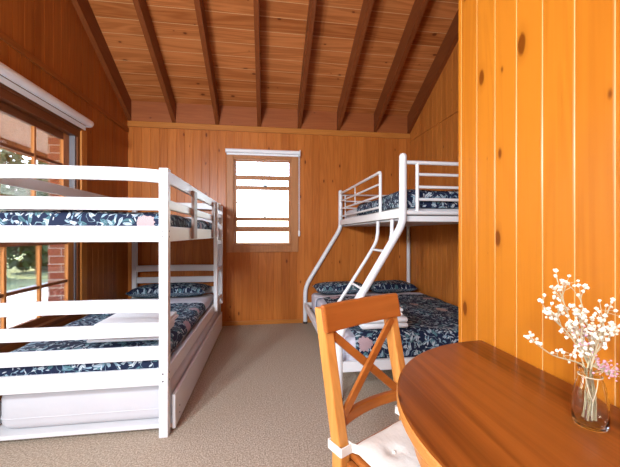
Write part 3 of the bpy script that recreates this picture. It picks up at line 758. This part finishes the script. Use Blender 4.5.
tp = obj('top_rail', curved(.800, .882, HWD + .004, .010, .020, back_y(.80) - .029, .0176).bevel(.006), 'chair_x', CH)
for sx in (-1, 1): obj('dowel', MB().tube([(sx * (HWD + .0035), back_y(.83) - .024, .866), (sx * (HWD - .005), back_y(.83) - .024, .866)], .004, 8), 'screw', tp)
obj('lower_rail', curved(.522, .552, HWD - .036, .02, .020, back_y(.53) - .002, .005).bevel(.003), 'chair_x', CH)
a_ = HWD - .03
obj('cross_slat', MB().bar((-a_, back_y(.79) - .004, .795), (a_ - .01, back_y(.555) + .006, .555), .012, .026, up=(0, .1, 1)).bevel(.002), 'chair_x', CH)
obj('cross_slat', MB().bar((a_, back_y(.79) - .018, .795), (-a_ + .01, back_y(.555) - .008, .555), .012, .026, up=(0, .1, 1)).bevel(.002), 'chair_x', CH)
seat = MB().prism([(-.132, .0), (.132, .0), (.170, -.372), (-.170, -.372)], .445, .463).bevel(.005)
obj('seat', seat, 'chair_x', CH)
for a, b_ in (((-.141, -.024), (-.156, -.332)), ((.141, -.024), (.156, -.332))): obj('seat_rail', MB().bar((*a, .415), (*b_, .415), .02, .055).bevel(.002), 'chair_x', CH)
obj('seat_rail', B(-.140, .140, -.360, -.340, .387, .443).bevel(.002), 'chair_x', CH); obj('seat_rail', B(-.133, .133, -.012, .008, .387, .443).bevel(.002), 'chair_x', CH)
for sx in (-1, 1): obj('stretcher', MB().bar((sx * .153, .0, .21), (sx * .157, -.335, .21), .016, .03), 'chair_x', CH)

# seat cushion tied to the rear legs
CU = thing('seat_cushion', (.3514, .975, 0), 'cream tufted seat cushion tied to the pine chair', 'cushion')
CU.rotation_euler = (0, 0, radians(28.1)); ORG['seat_cushion'] = Vector((0, 0, 0))
mb = MB(); mb.smooth = True; n = 36; rows = []
def cw(y): return .137 + (-y - .03) / .34 * .033
tufts = [(-.066, -.125), (.066, -.125), (-.072, -.27), (.072, -.27)]
for s_ in (1, -1):
    for i in range(n + 1):
        for j in range(n + 1):
            u, v = i / n * 2 - 1, j / n * 2 - 1
            y = -.202 + v * .172; x = u * cw(y)
            k = max(0, (1 - abs(u) ** 7) * (1 - abs(v) ** 7)) ** .5
            z = .464 + .019 + s_ * k * .019
            if s_ > 0:
                for tx, ty in tufts:
                    d = sqrt((x - tx) ** 2 + (y - ty) ** 2); z -= .010 * math.exp(-(d / .024) ** 2)
                    a = atan2(y - ty, x - tx); z -= .0030 * math.exp(-(d / .06) ** 2) * (cos(7 * a) ** 2)
                z += .0016 * sin(38 * x + 14 * y) * k
            else: z = max(z, .4645)
            mb.v.append((x, y, z))
for s_ in range(2):
    o_ = s_ * (n + 1) ** 2
    for i in range(n):
        for j in range(n):
            q_ = (o_ + i * (n + 1) + j, o_ + (i + 1) * (n + 1) + j, o_ + (i + 1) * (n + 1) + j + 1, o_ + i * (n + 1) + j + 1); mb.f.append(q_ if s_ == 0 else q_[::-1])
cp = obj('pad', mb, 'cushion', CU)
for tx, ty in tufts: obj('button', MB().ball((tx, ty, .4945), .005, 8, 6), 'cushion', cp)
for sx in (-1, 1):
    xc = sx * (HWD - .018); a, d0, d1 = .0215, -.027, .030
    loop = [(xc - a, d0), (xc + a, d0), (xc + a, d1), (xc - a, d1)]
    mbt = MB()
    for (p0, p1) in zip(loop, loop[1:] + loop[:1]): mbt.bar((*p0, .479), (*p1, .479), .004, .026)
    mbt.bar((xc - sx * a, -.027, .479), (sx * .125, -.05, .482), .004, .026)
    obj('tie', mbt.bevel(.001), 'cushion', CU)

# ------------------------------------------------------------------ glass vase with dried flowers
VX, VY, VZ = .571, .486, .7595
vs_ = thing('vase', (VX, VY, VZ), 'small clear glass bottle vase on the half round table', 'vase')
outer = [(.0, 0), (.026, 0), (.0315, .002), (.034, .008), (.0345, .03), (.033, .055), (.028, .078), (.0225, .092), (.0205, .098), (.0205, .104), (.023, .106), (.0235, .110), (.0225, .113)]
inner = [(.0205, .1125), (.0183, .104), (.0183, .098), (.0205, .092), (.026, .078), (.031, .055), (.0325, .03), (.032, .010), (.028, .006), (0, .0055)]
obj('bottle', MB().lathe([(r * .76, VZ + z * .94) for r, z in outer + inner], VX, VY, 48), 'glass', vs_)
tw = MB(); n = 30
tw.tube([(VX + .0172 * cos(2 * pi * k / n), VY + .0172 * sin(2 * pi * k / n), VZ + .0895) for k in range(n + 1)], .0009, 6)
for s0, s1 in ((200, 228), (228, 256)):
    pts = []
    for k in range(9):
        t = k / 8; a = radians(s0 + (s1 - s0) * t); dz = -.038 * (t if s0 == 200 else 1 - t); zz = .0955 + dz
        rr = .0175 + (.0268 - .0175) * min(1, -dz / .038); pts.append((VX + rr * cos(a), VY + rr * sin(a), VZ + zz * .94))
    tw.tube(pts, .0007, 6)
obj('twine', tw, 'twine', vs_)
# camera-plane directions in plan, used only to spread the sprigs as they stand in the bottle
rt = Vector((cos(radians(7.95)), -sin(radians(7.95)), 0)); dp = Vector((sin(radians(7.95)), cos(radians(7.95)), 0)); upv = Vector((0, 0, 1))
base = Vector((VX, VY, VZ))
def sprig(tip, depth, label, nb, seed, spread=.03, kind='cream', mid=None, group='dried sprigs in the vase', foot=None):
    rnd = random.Random(seed)
    t = thing('dried_flower', tuple(base + Vector((0, 0, .01))), label, 'flower', group)
    neck = base + upv * .102 + rt * rnd.uniform(-.008, .008) + dp * rnd.uniform(-.008, .008)
    fo = base + upv * .012 + rt * (foot if foot is not None else rnd.uniform(-.012, .012)) + dp * rnd.uniform(-.009, .009)
    tp_ = base + rt * (tip[0] - .005) + upv * (tip[1] if tip[1] < .17 else .10 + (tip[1] - .10) * .79) + dp * depth
    md = neck.lerp(tp_, .5) + rt * rnd.uniform(-.008, .008) + (upv * .008 if mid is None else upv * mid)
    path = smooth_path([fo, fo.lerp(neck, .5) + rt * .003, neck, md, tp_], 6)
    st = MB().tube(path, [.0010 + .0006 * (1 - i / len(path)) for i in range(len(path))], 6); fl = MB(); fl.smooth = True; seeds = []
    def flor(p_, r):
        if kind == 'cream':
            n5 = 5; ph = rnd.uniform(0, 6)
            fl.ball(p_, r * .75, 6, 4)
            for k in range(n5):
                a = ph + 2 * pi * k / n5; off = (rt * cos(a) + upv * sin(a) * .8 + dp * rnd.uniform(-.6, .6)) * r * .75; fl.ball(p_ + off, r * .55, 5, 4)
        else:
            fl.ball(p_, r * rnd.uniform(.5, .9), 6, 4)
    L = len(path)
    for b_ in range(nb):
        i = rnd.randint(int(L * .55), L - 2); o0 = Vector(path[i])
        a = rnd.uniform(0, 6.28); d = (rt * cos(a) + upv * (.55 + abs(sin(a))) * .8 + dp * sin(a) * .7).normalized()
        d = (d + (tp_ - md).normalized() * .9).normalized(); ln = spread * rnd.uniform(.6, 1.25)
        e = o0 + d * ln; st.tube([o0, o0.lerp(e, .5) + upv * .002, e], [.0007, .0006, .0004], 5)
        flor(e, .0030 * rnd.uniform(.75, 1.2))
        for k in range(rnd.randint(1, 3)):
            e2 = o0.lerp(e, rnd.uniform(.4, .8)); d2 = (d + Vector((rnd.gauss(0, .7), rnd.gauss(0, .7), rnd.gauss(0, .7)))).normalized() * rnd.uniform(.008, .02)
            st.tube([e2, e2 + d2], [.0005, .0004], 4); flor(e2 + d2, .0027 * rnd.uniform(.7, 1.2))
    flor(tp_, .0032)
    s_o = obj('stem', st, 'stem', t)
    obj('florets', fl, {'cream': 'floret', 'pink': 'pink', 'brown': 'floret_b'}[kind], t)['kind'] = 'stuff'
    return t
sprig((-.045, .284), .01, 'tallest cream dried sprig standing at the left of the vase bunch', 12, 1, .036)
sprig((.002, .262), .02, 'cream dried sprig rising straight up behind the middle of the bunch', 9, 2, .036)
sprig((.050, .256), .005, 'cream dried sprig reaching up to the right edge of the bunch', 12, 3, .036)
sprig((.044, .190), -.01, 'cream dried sprig bending out low on the right of the bunch', 9, 4, .03)
sprig((-.080, .232), -.005, 'cream dried sprig leaning left halfway up the bunch', 11, 5, .032)
sprig((-.020, .205), -.012, 'short dense cream sprig in the middle of the vase bunch', 12, 6, .032)
sprig((.014, .160), -.010, 'short cream sprig just above the mouth of the vase', 12, 7, .026)
sprig((-.106, .158), .0, 'single dried sprig stretching far out to the left of the vase', 7, 8, .016, mid=-.006)
sprig((.022, .098), -.022, 'dusty pink dried flower drooping over the right of the vase mouth', 22, 9, .013, kind='pink')
sprig((-.014, .165), .004, 'dusty pink dried flower tucked among the cream sprigs', 12, 10, .016, kind='pink')
